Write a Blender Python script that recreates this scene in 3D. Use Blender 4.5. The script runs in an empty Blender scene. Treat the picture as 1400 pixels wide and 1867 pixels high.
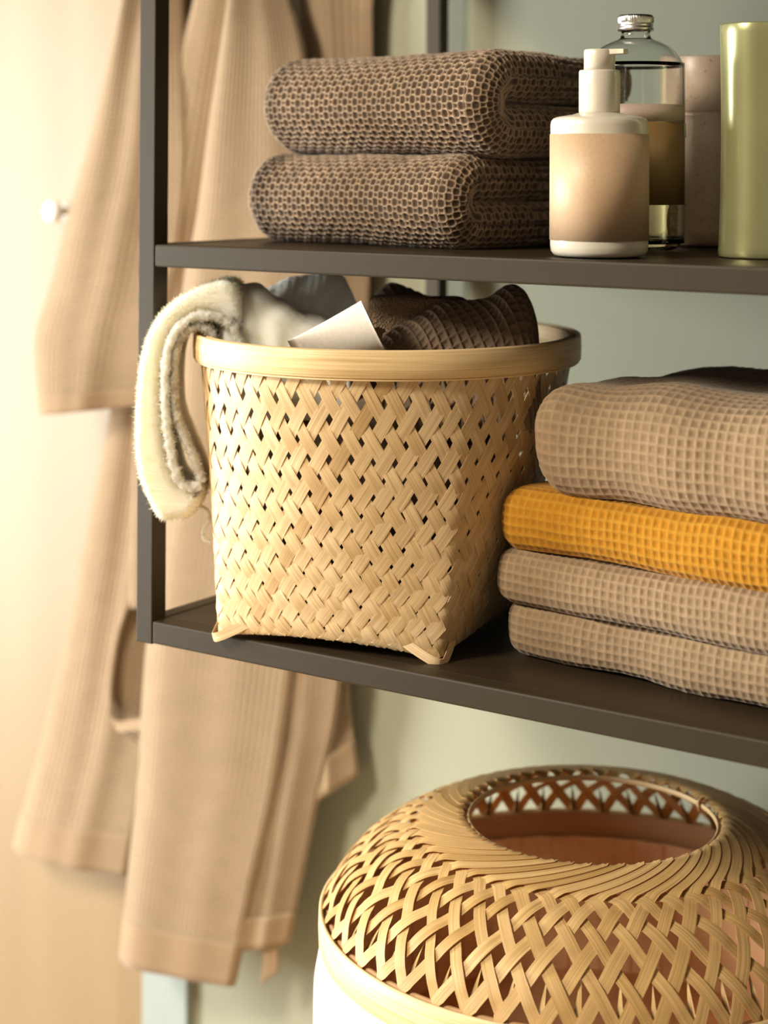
import bpy, bmesh, math, random
import numpy as np
from mathutils import Vector, Matrix
from mathutils.geometry import tessellate_polygon

random.seed(7)
rng = np.random.default_rng(7)
PI = math.pi
S = bpy.context.scene
COL = S.collection

# ------------------------------------------------------------------ camera
F, TH, PIT, RHO, CY = 3273.74, 0.599664, 0.0145514, 0.0043571, 252.575
CAM = np.array([0.961649, -1.082044, 0.364530])
fw = np.array([-math.sin(TH)*math.cos(PIT), math.cos(TH)*math.cos(PIT), math.sin(PIT)])
r0 = np.array([math.cos(TH), math.sin(TH), 0.0]); u0 = np.cross(r0, fw)
rt = math.cos(RHO)*r0 + math.sin(RHO)*u0
up = -math.sin(RHO)*r0 + math.cos(RHO)*u0
cd = bpy.data.cameras.new('camera'); cam = bpy.data.objects.new('camera', cd); COL.objects.link(cam)
cam.matrix_world = Matrix(((rt[0], up[0], -fw[0], CAM[0]), (rt[1], up[1], -fw[1], CAM[1]), (rt[2], up[2], -fw[2], CAM[2]), (0, 0, 0, 1)))
cd.sensor_fit = 'AUTO'; cd.sensor_width = 36.0; cd.lens = F/1867*36.0
cd.shift_x = 0.0; cd.shift_y = (CY-933.5)/1867
cd.clip_start = 0.02; cd.clip_end = 30
cd.dof.use_dof = True; cd.dof.focus_distance = 1.30; cd.dof.aperture_fstop = 4.0
S.camera = cam

# ------------------------------------------------------------------ light
wd = bpy.data.worlds.new('world'); S.world = wd; wd.use_nodes = True
bg = wd.node_tree.nodes['Background']
bg.inputs[0].default_value = (1.0, 0.80, 0.56, 1); bg.inputs[1].default_value = 0.19

def area(name, loc, target, sx, sy, power, color):
    l = bpy.data.lights.new(name, 'AREA'); l.shape = 'RECTANGLE'; l.size = sx; l.size_y = sy
    l.energy = power; l.color = color
    o = bpy.data.objects.new(name, l); COL.objects.link(o)
    o.location = loc
    o.rotation_euler = (Vector(target)-Vector(loc)).to_track_quat('-Z', 'Y').to_euler()
    return o
area('window_daylight', (-2.35, -0.95, 0.04), (-0.1, 0.2, -0.08), 0.8, 1.6, 126, (0.98, 0.99, 0.95))
area('room_daylight', (-0.95, -2.35, 1.80), (0.2, 0.0, 0.0), 0.75, 0.75, 100, (1.0, 0.88, 0.70))

S.view_settings.view_transform = 'Standard'; S.view_settings.look = 'None'
S.view_settings.gamma = 1.0; S.view_settings.exposure = 0.40
S.view_settings.use_curve_mapping = False

# ------------------------------------------------------------------ helpers
def ray(x, y): return fw + rt*(x-700)/F + up*(CY-y)/F
def on_y(x, y, Y):
    d = ray(x, y); return CAM + d*((Y-CAM[1])/d[1])
def on_z(x, y, Z):
    d = ray(x, y); return CAM + d*((Z-CAM[2])/d[2])
def at(x, y, dist): return CAM + ray(x, y)*dist
def depth(p): return float((np.asarray(p, float)-CAM)@fw)

def tag(o, label=None, cat=None, group=None, kind=None):
    if label: o['label'] = label
    if cat: o['category'] = cat
    if group: o['group'] = group
    if kind: o['kind'] = kind
    return o
def empty(name, loc, label, cat, group=None, rz=0):
    o = bpy.data.objects.new(name, None); COL.objects.link(o); o.location = loc; o.rotation_euler = (0, 0, rz)
    o.empty_display_size = 0.05
    return tag(o, label, cat, group)
def link(name, me, mat, parent=None, world=True):
    o = bpy.data.objects.new(name, me); COL.objects.link(o)
    if mat: me.materials.append(mat)
    if parent:
        o.parent = parent
        if world:      # vertices given in world space
            root = parent
            m = Matrix.Identity(4)
            chain = []
            while root: chain.append(root); root = root.parent
            for c in reversed(chain): m = m @ (Matrix.Translation(c.location) @ c.rotation_euler.to_matrix().to_4x4())
            me.transform(m.inverted())
    return o
def npmesh(name, V, Fc, mat, parent=None, uv=None, smooth=True, world=True):
    """V (n,3); Fc (m,4) quads (or list of polygons); uv per vertex (n,2)"""
    V = np.asarray(V, np.float32)
    me = bpy.data.meshes.new(name)
    if isinstance(Fc, np.ndarray):
        m = len(Fc); k = Fc.shape[1]
        me.vertices.add(len(V)); me.vertices.foreach_set('co', V.ravel())
        me.loops.add(m*k); me.loops.foreach_set('vertex_index', Fc.astype(np.int32).ravel())
        me.polygons.add(m); me.polygons.foreach_set('loop_start', (np.arange(m)*k).astype(np.int32))
        me.polygons.foreach_set('loop_total', np.full(m, k, np.int32))
        idx = Fc.ravel()
        me.update(calc_edges=True)
    else:
        me.from_pydata([tuple(map(float, v)) for v in V], [], [tuple(int(i) for i in f) for f in Fc]); me.update()
        idx = np.empty(len(me.loops), np.int32); me.loops.foreach_get('vertex_index', idx)
    if uv is not None:
        l = me.uv_layers.new(name='UVMap'); l.data.foreach_set('uv', np.asarray(uv, np.float32)[idx].ravel())
    me.polygons.foreach_set('use_smooth', np.full(len(me.polygons), smooth))
    me.validate()
    return link(name, me, mat, parent, world)
def gridf(nu, nv, cu=False, cv=False):
    """faces of a grid with vertex index u*nv+v"""
    a = np.arange(nu if cu else nu-1); b = np.arange(nv if cv else nv-1)
    A, B = np.meshgrid(a, b, indexing='ij'); A = A.ravel(); B = B.ravel()
    A1 = (A+1) % nu; B1 = (B+1) % nv
    return np.stack([A*nv+B, A1*nv+B, A1*nv+B1, A*nv+B1], 1)
def box(name, lo, hi, mat, parent=None, bevel=0.001, segs=2, world=True):
    bm = bmesh.new(); bmesh.ops.create_cube(bm, size=1)
    lo = Vector(lo); hi = Vector(hi)
    for v in bm.verts: v.co = Vector((lo[i]+(hi[i]-lo[i])*(v.co[i]+.5) for i in range(3)))
    if bevel: bmesh.ops.bevel(bm, geom=bm.edges[:], offset=bevel, segments=segs, profile=.5, affect='EDGES')
    me = bpy.data.meshes.new(name); bm.to_mesh(me); bm.free()
    uvl = me.uv_layers.new(name='UVMap')
    for p in me.polygons:
        n = p.normal; ax = max(range(3), key=lambda i: abs(n[i]))
        for li in p.loop_indices:
            c = me.vertices[me.loops[li].vertex_index].co
            uvl.data[li].uv = ((c[1], c[2]) if ax == 0 else (c[0], c[2]) if ax == 1 else (c[0], c[1]))
    return link(name, me, mat, parent, world)
def lathe(name, prof, center, mat, parent=None, n=64, closed=False, a0=0.0, a1=2*PI, caps=True):
    """prof list of (r,z); revolve about vertical axis at center"""
    prof = np.asarray(prof, float); k = len(prof)
    full = abs(a1-a0-2*PI) < 1e-6
    m = n if full else n+1
    t = a0 + (a1-a0)*np.arange(m)/n
    V = np.stack([np.outer(np.cos(t), prof[:, 0])+center[0], np.outer(np.sin(t), prof[:, 0])+center[1], np.tile(prof[:, 1], (m, 1))+center[2]], -1).reshape(-1, 3)
    Fq = gridf(m, k, full, closed)
    al = np.r_[0, np.cumsum(np.hypot(*np.diff(prof, axis=0).T))]
    rr = prof[:, 0].max()
    uv = np.stack([np.repeat(t*rr, k), np.tile(al, m)], -1)
    return npmesh(name, V, Fq, mat, parent, uv)
def smooth_path(P, n):
    """Catmull-Rom resample of points to n samples, equal arc length"""
    P = np.asarray(P, float)
    Q = np.vstack([2*P[0]-P[1], P, 2*P[-1]-P[-2]])
    out = []
    for i in range(1, len(Q)-2):
        t = np.linspace(0, 1, 24, endpoint=False)[:, None]
        a, b, c, d = Q[i-1], Q[i], Q[i+1], Q[i+2]
        out.append(.5*((2*b)+(c-a)*t+(2*a-5*b+4*c-d)*t**2+(3*b-a-3*c+d)*t**3))
    out = np.vstack(out+[P[-1:]])
    s = np.r_[0, np.cumsum(np.linalg.norm(np.diff(out, axis=0), axis=1))]
    q = np.linspace(0, s[-1], n)
    return np.stack([np.interp(q, s, out[:, i]) for i in range(out.shape[1])], 1)
def smooth_closed(P, n):
    P = np.asarray(P, float)
    Q = np.vstack([P[-2:], P, P[:3]])
    out = []
    for i in range(2, 2+len(P)):
        t = np.linspace(0, 1, 24, endpoint=False)[:, None]
        a, b, c, d = Q[i-1], Q[i], Q[i+1], Q[i+2]
        out.append(.5*((2*b)+(c-a)*t+(2*a-5*b+4*c-d)*t**2+(3*b-a-3*c+d)*t**3))
    out = np.vstack(out); out = np.vstack([out, out[:1]])
    s = np.r_[0, np.cumsum(np.linalg.norm(np.diff(out, axis=0), axis=1))]
    q = np.linspace(0, s[-1], n, endpoint=False)
    return np.stack([np.interp(q, s, out[:, i]) for i in range(out.shape[1])], 1)
def tube(name, P, rad, mat, parent=None, n=48, k=10, flat=None):
    P = smooth_path(P, n)
    T = np.gradient(P, axis=0); T /= np.linalg.norm(T, axis=1)[:, None]
    ref = np.array([0.0, 0, 1]) if abs(T[:, 2]).mean() < .8 else np.array([1.0, 0, 0])
    A = np.cross(T, ref); A /= np.linalg.norm(A, axis=1)[:, None]; B = np.cross(A, T)
    a = np.arange(k)*2*PI/k
    r = np.interp(np.linspace(0, 1, n), np.linspace(0, 1, len(np.atleast_1d(rad))), np.atleast_1d(rad)) if np.ndim(rad) else np.full(n, rad)
    V = P[:, None, :] + r[:, None, None]*(np.cos(a)[None, :, None]*A[:, None, :]*(flat or 1) + np.sin(a)[None, :, None]*B[:, None, :])
    Fq = [tuple(f) for f in gridf(n, k, False, True)] + [tuple(range(k))[::-1], tuple((n-1)*k+i for i in range(k))]
    L = np.linspace(0, 1, n)*np.linalg.norm(np.diff(P, axis=0), axis=1).sum()
    uv = np.stack([np.repeat(L, k), np.tile(a*r.mean(), n)], -1)
    return npmesh(name, V.reshape(-1, 3), Fq, mat, parent, uv)
def vnoise(p, seed=0):
    """smooth pseudo noise from sines; p (...,3) in units"""
    r = np.random.default_rng(seed); o = 0
    for i in range(7):
        k = r.normal(size=3); k *= (0.6+1.1*i/6)/np.linalg.norm(k)*2.2
        o = o + np.sin(p@k + r.uniform(0, 7))
    return o/4.0

# ------------------------------------------------------------------ materials
def newmat(name):
    m = bpy.data.materials.new(name); m.use_nodes = True
    nt = m.node_tree; return m, nt, nt.nodes['Principled BSDF'], nt.nodes['Material Output']
def N(nt, typ, **kw):
    n = nt.nodes.new(typ)
    for k, v in kw.items(): setattr(n, k, v)
    return n
def lnk(nt, a, b): nt.links.new(a, b)
def ramp(nt, src, stops):
    r = N(nt, 'ShaderNodeValToRGB'); els = r.color_ramp.elements
    while len(els) < len(stops): els.new(.5)
    for e, (p, c) in zip(els, stops): e.position = p; e.color = (*c, 1)
    lnk(nt, src, r.inputs[0]); return r.outputs[0]
def uvmap(nt, sx, sy, sz=1):
    u = N(nt, 'ShaderNodeUVMap'); m = N(nt, 'ShaderNodeMapping'); m.inputs['Scale'].default_value = (sx, sy, sz)
    lnk(nt, u.outputs[0], m.inputs[0]); return m
def objmap(nt, s):
    u = N(nt, 'ShaderNodeTexCoord'); m = N(nt, 'ShaderNodeMapping'); m.inputs['Scale'].default_value = s if hasattr(s, '__len__') else (s, s, s)
    lnk(nt, u.outputs['Object'], m.inputs[0]); return m
def noise(nt, vec, scale, detail=3, rough=.55, w=None):
    n = N(nt, 'ShaderNodeTexNoise'); n.inputs['Scale'].default_value = scale; n.inputs['Detail'].default_value = detail; n.inputs['Roughness'].default_value = rough
    lnk(nt, vec, n.inputs['Vector']); return n.outputs[0]
def bump(nt, h, strength, dist, bs):
    b = N(nt, 'ShaderNodeBump'); b.inputs['Strength'].default_value = strength; b.inputs['Distance'].default_value = dist
    lnk(nt, h, b.inputs['Height']); lnk(nt, b.outputs[0], bs.inputs['Normal']); return b
def hexc(r, g, b):
    f = lambda c: (c/255/12.92 if c/255 <= .04045 else ((c/255+.055)/1.055)**2.4)
    return (f(r), f(g), f(b))

def plain(name, col, rough=.5, metallic=0.0, fine=0.0, scale=400, coat=0.0):
    m, nt, bs, out = newmat(name)
    bs.inputs['Roughness'].default_value = rough; bs.inputs['Metallic'].default_value = metallic
    bs.inputs['Coat Weight'].default_value = coat
    mp = objmap(nt, 1)
    nz = noise(nt, mp.outputs[0], scale)
    c = ramp(nt, nz, [(.3, tuple(x*.94 for x in col)), (.7, tuple(min(1, x*1.06) for x in col))])
    lnk(nt, c, bs.inputs['Base Color'])
    if fine: bump(nt, nz, fine, .0004, bs)
    return m
def bamboo(name, light, dark, streak=1.0, translucent=.18, rough=.48):
    """long fibre grain along U, per-object tone"""
    m, nt, bs, out = newmat(name)
    oi = N(nt, 'ShaderNodeObjectInfo')
    mp = uvmap(nt, 7, 900)
    add = N(nt, 'ShaderNodeVectorMath', operation='ADD')
    sc = N(nt, 'ShaderNodeVectorMath', operation='SCALE'); sc.inputs['Scale'].default_value = 531.0
    cmb = N(nt, 'ShaderNodeCombineXYZ')
    for i in range(3): lnk(nt, oi.outputs['Random'], cmb.inputs[i])
    lnk(nt, cmb.outputs[0], sc.inputs[0]); lnk(nt, mp.outputs[0], add.inputs[0]); lnk(nt, sc.outputs[0], add.inputs[1])
    fine = noise(nt, add.outputs[0], 1.0, 4, .65)
    mp2 = uvmap(nt, 18, 200); add2 = N(nt, 'ShaderNodeVectorMath', operation='ADD')
    lnk(nt, mp2.outputs[0], add2.inputs[0]); lnk(nt, sc.outputs[0], add2.inputs[1])
    broad = noise(nt, add2.outputs[0], 1.0, 2, .5)
    mid = tuple((a*.62+b*.38) for a, b in zip(light, dark))
    c1 = ramp(nt, fine, [(.28, dark), (.46, mid), (.60, light)])
    mx = N(nt, 'ShaderNodeMixRGB', blend_type='MULTIPLY'); mx.inputs[0].default_value = .55*streak
    lnk(nt, c1, mx.inputs[1]); lnk(nt, ramp(nt, broad, [(.3, (.70, .62, .50)), (.65, (1, 1, 1))]), mx.inputs[2])
    tone = ramp(nt, oi.outputs['Random'], [(0, (.66, .56, .42)), (.10, (.80, .72, .58)), (.35, (.95, .92, .84)), (.75, (1, 1, 1)), (1, (1.0, 1.0, 1.0))])
    mx2 = N(nt, 'ShaderNodeMixRGB', blend_type='MULTIPLY'); mx2.inputs[0].default_value = .75
    lnk(nt, mx.outputs[0], mx2.inputs[1]); lnk(nt, tone, mx2.inputs[2])
    lnk(nt, mx2.outputs[0], bs.inputs['Base Color']); bs.inputs['Roughness'].default_value = rough
    bs.inputs['Specular IOR Level'].default_value = .4
    bump(nt, fine, .35, .0004, bs)
    if translucent:
        tr = N(nt, 'ShaderNodeBsdfTranslucent'); ms = N(nt, 'ShaderNodeMixShader'); ms.inputs[0].default_value = translucent
        hs = N(nt, 'ShaderNodeMixRGB', blend_type='MULTIPLY'); hs.inputs[0].default_value = 1; hs.inputs[2].default_value = (1, .66, .36, 1)
        lnk(nt, mx2.outputs[0], hs.inputs[1]); lnk(nt, hs.outputs[0], tr.inputs[0])
        lnk(nt, bs.outputs[0], ms.inputs[1]); lnk(nt, tr.outputs[0], ms.inputs[2]); lnk(nt, ms.outputs[0], out.inputs[0])
    return m
def fabric(name, col, fuzz=.25, sheen=.25, scale=900, dist=.0006, translucent=0.0, strength=.6):
    m, nt, bs, out = newmat(name)
    mp = uvmap(nt, 1, 1)
    a = noise(nt, mp.outputs[0], scale, 3, .6)
    b = noise(nt, mp.outputs[0], scale/18, 2, .5)
    mx = N(nt, 'ShaderNodeMath', operation='MULTIPLY_ADD'); mx.inputs[1].default_value = .6; lnk(nt, a, mx.inputs[0])
    m2 = N(nt, 'ShaderNodeMath', operation='MULTIPLY'); m2.inputs[1].default_value = .4; lnk(nt, b, m2.inputs[0]); lnk(nt, m2.outputs[0], mx.inputs[2])
    c = ramp(nt, mx.outputs[0], [(.3, tuple(x*(1-fuzz) for x in col)), (.68, tuple(min(1, x*(1+fuzz)) for x in col))])
    lnk(nt, c, bs.inputs['Base Color']); bs.inputs['Roughness'].default_value = .92
    bs.inputs['Specular IOR Level'].default_value = .15
    bs.inputs['Sheen Weight'].default_value = sheen; bs.inputs['Sheen Roughness'].default_value = .4
    bs.inputs['Sheen Tint'].default_value = (1, .97, .9, 1)
    bump(nt, a, strength, dist, bs)
    if translucent:
        tr = N(nt, 'ShaderNodeBsdfTranslucent'); ms = N(nt, 'ShaderNodeMixShader'); ms.inputs[0].default_value = translucent
        lnk(nt, c, tr.inputs[0]); lnk(nt, bs.outputs[0], ms.inputs[1]); lnk(nt, tr.outputs[0], ms.inputs[2]); lnk(nt, ms.outputs[0], out.inputs[0])
    return m
def paint_recess_shade(m, recess_tint):
    """base colour darkened in the weave recesses, their shade put into the colour"""
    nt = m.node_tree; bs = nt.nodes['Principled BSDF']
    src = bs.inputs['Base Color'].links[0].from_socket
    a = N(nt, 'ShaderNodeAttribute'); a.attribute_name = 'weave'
    mx = N(nt, 'ShaderNodeMixRGB'); g = N(nt, 'ShaderNodeMixRGB', blend_type='MULTIPLY'); g.inputs[0].default_value = 1; g.inputs[2].default_value = (*recess_tint, 1)
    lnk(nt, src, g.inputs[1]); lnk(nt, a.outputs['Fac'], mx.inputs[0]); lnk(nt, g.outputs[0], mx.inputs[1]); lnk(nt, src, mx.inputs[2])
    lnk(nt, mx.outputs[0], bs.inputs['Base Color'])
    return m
def waffle_fabric(name, col, pitch):
    """fine waffle weave as relief (for cloth seen out of focus)"""
    m = fabric(name, col, .10, .35, 700, .0004, .05)
    nt = m.node_tree; bs = nt.nodes['Principled BSDF']
    u = N(nt, 'ShaderNodeUVMap'); sp = N(nt, 'ShaderNodeSeparateXYZ'); lnk(nt, u.outputs[0], sp.inputs[0])
    o = []
    for i in range(2):
        a = N(nt, 'ShaderNodeMath', operation='MULTIPLY'); a.inputs[1].default_value = PI/pitch; lnk(nt, sp.outputs[i], a.inputs[0])
        s = N(nt, 'ShaderNodeMath', operation='SINE'); lnk(nt, a.outputs[0], s.inputs[0])
        b = N(nt, 'ShaderNodeMath', operation='ABSOLUTE'); lnk(nt, s.outputs[0], b.inputs[0]); o.append(b.outputs[0])
    mn = N(nt, 'ShaderNodeMath', operation='MINIMUM'); lnk(nt, o[0], mn.inputs[0]); lnk(nt, o[1], mn.inputs[1])
    pw = N(nt, 'ShaderNodeMath', operation='POWER'); pw.inputs[1].default_value = .6; lnk(nt, mn.outputs[0], pw.inputs[0])
    b = N(nt, 'ShaderNodeBump'); b.invert = True; b.inputs['Strength'].default_value = .9; b.inputs['Distance'].default_value = .0016
    old = bs.inputs['Normal'].links[0].from_node
    lnk(nt, pw.outputs[0], b.inputs['Height']); lnk(nt, b.outputs[0], old.inputs['Normal'])
    return m

M = {}
M['metal'] = plain('powder_coated_dark_brown_metal', (.030, .0215, .0110), .50, 0, .25, 1500)
M['panel'] = plain('dark_brown_shelf_panel', (.029, .0195, .0105), .42, 0, .12, 900)
M['bamboo'] = bamboo('pale_bamboo', (.88, .685, .42), (.56, .37, .165), .8, .12)
M['bamboo_rim'] = bamboo('bamboo_rim', (.90, .70, .41), (.62, .43, .20), .6, 0)
M['bamboo_gold'] = bamboo('golden_bamboo', (.86, .62, .29), (.52, .31, .10), .8, .25)
M['bamboo_in'] = bamboo('amber_bamboo', (.95, .68, .42), (.90, .58, .32), .3, .30)
M['basket_inner'] = plain('smooth_peach_bamboo', (.93, .60, .35), .55)
M['towel_grey'] = paint_recess_shade(fabric('taupe_brown_mesh_cotton', (.38, .272, .185), .22, .4, 1500, .0005), (.17, .155, .145))
M['towel_taupe'] = paint_recess_shade(fabric('taupe_waffle_cotton', (.30, .210, .126), .2, .25, 1800, .0004), (.76, .74, .72))
M['towel_yellow'] = paint_recess_shade(fabric('mustard_waffle_cotton', (.43, .215, .022), .18, .15, 1800, .0004), (.85, .72, .5))
M['cloth_dark'] = fabric('dark_brown_waffle_cotton', (.185, .130, .088), .25, .3, 1500, .0005)
M['terry'] = fabric('cream_terry_cotton', (.95, .89, .77), .04, .5, 900, .0012, .0, .8)
for mk_ in ('terry',):
    b_ = M[mk_].node_tree.nodes['Principled BSDF']; b_.inputs['Subsurface Weight'].default_value = .85; b_.inputs['Subsurface Radius'].default_value = (1.0, .82, .60); b_.inputs['Subsurface Scale'].default_value = .018
M['terry_white'] = fabric('off_white_terry_cotton', (.84, .82, .75), .06, .5, 900, .0012, .1, .8)
M['robe'] = waffle_fabric('beige_waffle_robe', (.345, .250, .160), .0055)
M['robe_hem'] = fabric('beige_hem_cotton', (.315, .226, .143), .08, .3, 900, .0003, .05)
M['lining'] = fabric('white_cotton_lining', (.86, .85, .80), .05, .2, 900, .0003, .35)
M['plastic'] = plain('ivory_plastic', (.68, .63, .53), .28, 0, 0, 60, .2)
M['label_peach'] = plain('peach_label', (.54, .375, .235), .5)
M['tube_white'] = plain('cream_tube_plastic', (.90, .87, .80), .35)
M['pumice'] = plain('brown_pumice', (.42, .285, .18), .95)
M['silver'] = plain('brushed_aluminium', (.80, .78, .74), .28, 1.0)
M['vase'] = plain('pale_olive_lacquered_metal', (.38, .38, .19), .27, .6, 0, 20, .15)
M['label_brown'] = plain('amber_brown_label', (.20, .115, .042), .5)
M['label_pink'] = plain('pale_mauve_label', (.40, .30, .25), .5)
M['knob'] = plain('white_enamel', (.85, .84, .80), .3)
for mk_ in ('metal', 'panel'): M[mk_].node_tree.nodes['Principled BSDF'].inputs['Specular IOR Level'].default_value = .2
def speckle():
    m, nt, bs, out = newmat('speckled_stoneware')
    mp = objmap(nt, 1); v = N(nt, 'ShaderNodeTexVoronoi'); v.inputs['Scale'].default_value = 300; lnk(nt, mp.outputs[0], v.inputs['Vector'])
    c = ramp(nt, v.outputs['Distance'], [(.0, (.14, .075, .035)), (.13, (.18, .10, .05)), (.2, (.52, .40, .31)), (1, (.58, .46, .36))])
    nz = noise(nt, mp.outputs[0], 240); mx = N(nt, 'ShaderNodeMixRGB'); lnk(nt, ramp(nt, nz, [(.48, (0, 0, 0)), (.56, (1, 1, 1))]), mx.inputs[0])
    mx.inputs[1].default_value = (.56, .44, .34, 1); lnk(nt, c, mx.inputs[2]); lnk(nt, mx.outputs[0], bs.inputs['Base Color'])
    bs.inputs['Roughness'].default_value = .35; return m
M['speckle'] = speckle()
def pumice():
    m = M['pumice']; nt = m.node_tree; bs = nt.nodes['Principled BSDF']
    mp = objmap(nt, 1); v = N(nt, 'ShaderNodeTexVoronoi'); v.inputs['Scale'].default_value = 700; lnk(nt, mp.outputs[0], v.inputs['Vector'])
    bump(nt, v.outputs['Distance'], 1.0, .0035, bs)
pumice()
def glass(name, col, rough=0.0, ior=1.46):
    m, nt, bs, out = newmat(name)
    bs.inputs['Base Color'].default_value = (*col, 1); bs.inputs['Transmission Weight'].default_value = 1
    bs.inputs['Roughness'].default_value = rough; bs.inputs['IOR'].default_value = ior
    return m
M['glass'] = glass('clear_glass', (.96, .97, .95))
M['liquid'] = glass('pale_amber_liquid', (.80, .66, .40), .05, 1.36)
def wood(name, light, dark, sx, sy):
    m, nt, bs, out = newmat(name)
    mp = objmap(nt, (sx, sx, sy)); w = noise(nt, mp.outputs[0], 1.0, 5, .6)
    lnk(nt, ramp(nt, w, [(.3, dark), (.65, light)]), bs.inputs['Base Color']); bs.inputs['Roughness'].default_value = .5
    return m
M['door'] = wood('pale_birch_veneer', (.250, .174, .090), (.215, .145, .071), 14, 1.2)
def wallm():
    m, nt, bs, out = newmat('sage_green_plaster')
    mp = objmap(nt, 1); nz = noise(nt, mp.outputs[0], 3, 4)
    lnk(nt, ramp(nt, nz, [(.3, (.275, .282, .208)), (.7, (.30, .307, .230))]), bs.inputs['Base Color']); bs.inputs['Roughness'].default_value = .85
    n2 = noise(nt, mp.outputs[0], 180, 3); bump(nt, n2, .15, .001, bs)
    return m
M['wall'] = wallm()
M['trim'] = plain('pale_blue_grey_paint', (.27, .32, .315), .5)
M['floor'] = wood('light_oak_floor', (.52, .38, .22), (.40, .27, .14), 2, 2)

# ------------------------------------------------------------------ setting
WY = .456
box('wall_back', (-.405, WY, -.70), (1.7, WY+.08, 1.6), M['wall'], None, 0)['kind'] = 'structure'
box('floor', (-2.2, -1.6, -.74), (1.7, WY+.08, -.70), M['floor'], None, 0)['kind'] = 'structure'
tr = box('trim_1', (-.408, WY-.010, -.70), (-.342, WY+.002, 1.5), M['trim'], None, .002); tr['kind'] = 'structure'
dr = box('door_1', (-1.30, WY-.004, -.695), (-.410, WY+.035, 1.45), M['door'], None, .002); dr['kind'] = 'structure'
kn = lathe('door_knob', [(0, .030), (.008, .0295), (.0125, .026), (.0135, .021), (.011, .016), (.006, .013), (.0055, .001), (.011, 0), (0, 0)], (0, 0, 0), M['knob'], None, 32)
kn.parent = dr; kn.rotation_euler = (PI/2, 0, 0); kn.location = (-.539, WY-.004, .3085)
kn['label'] = 'small round white knob on the pale wood'

# ------------------------------------------------------------------ shelf unit
W, H, D, RH = .0168, .30, .4225, .0179
XR = .80
su = empty('shelf_unit', (.39, .22, -RH), 'dark brown metal frame shelf unit with shelves of towels, bottles and a basket', 'shelf')
for (x0, y0) in ((-W, 0), (-W, D), (XR, 0), (XR, D)):
    box('post', (x0, y0, -RH-.0006), (x0+W, y0+W, .66), M['metal'], su, .0009)
for z in (0, H, 2*H):
    sh = box('shelf_board', (.0006, W, z-.012), (XR-.0006, D, z-.0005), M['panel'], su, .0005, 1)
    box('rail', (.0002, .0003, z-RH), (XR-.0002, W, z), M['metal'], sh, .0016)
    box('rail', (.0002, D, z-RH), (XR-.0002, D+W-.0003, z), M['metal'], sh, .0016)
    box('rail', (-W+.0008, W+.0002, z-RH), (-.0002, D-.0002, z), M['metal'], sh, .0016)
    box('rail', (XR+.0002, W+.0002, z-RH), (XR+W-.0008, D-.0002, z), M['metal'], sh, .0016)
for x0 in (-W, XR):
    box('wall_bracket', (x0+.002, D+W-.001, .575), (x0+W-.002, WY+.001, .60), M['metal'], su, .0005)

# ------------------------------------------------------------------ cloth solids with real weave relief
def net_height(a, b, p, kind):
    """height 0..1 of thread net at metric coords a,b"""
    A = a/p; B = b/p
    if kind == 'net':                                   # looped honeycomb net
        ka = np.round(A + 0); sgn = np.where(np.mod(np.round(B-.5), 2) < .5, 1, -1)
        best = np.full(A.shape, 9.0)
        for dk in (-1, 0, 1):
            k = ka+dk
            par = np.where(np.mod(k, 2) < .5, 1, -1)
            x = k + .15*par*np.sin(PI*B)
            best = np.minimum(best, np.abs(A-x))
        kb = np.round(B)
        for dk in (-1, 0, 1):
            k = kb+dk
            par = np.where(np.mod(k, 2) < .5, 1, -1)
            y = k + .10*par*np.sin(PI*A)
            best = np.minimum(best, np.abs(B-y)*1.05)
        return np.exp(-(best/.118)**2)
    da = np.abs(A-np.round(A)); db = np.abs(B-np.round(B))
    ra = np.exp(-(da/.17)**2); rb = np.exp(-(db/.155)**2)
    return np.maximum(ra, .9*rb)

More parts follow.
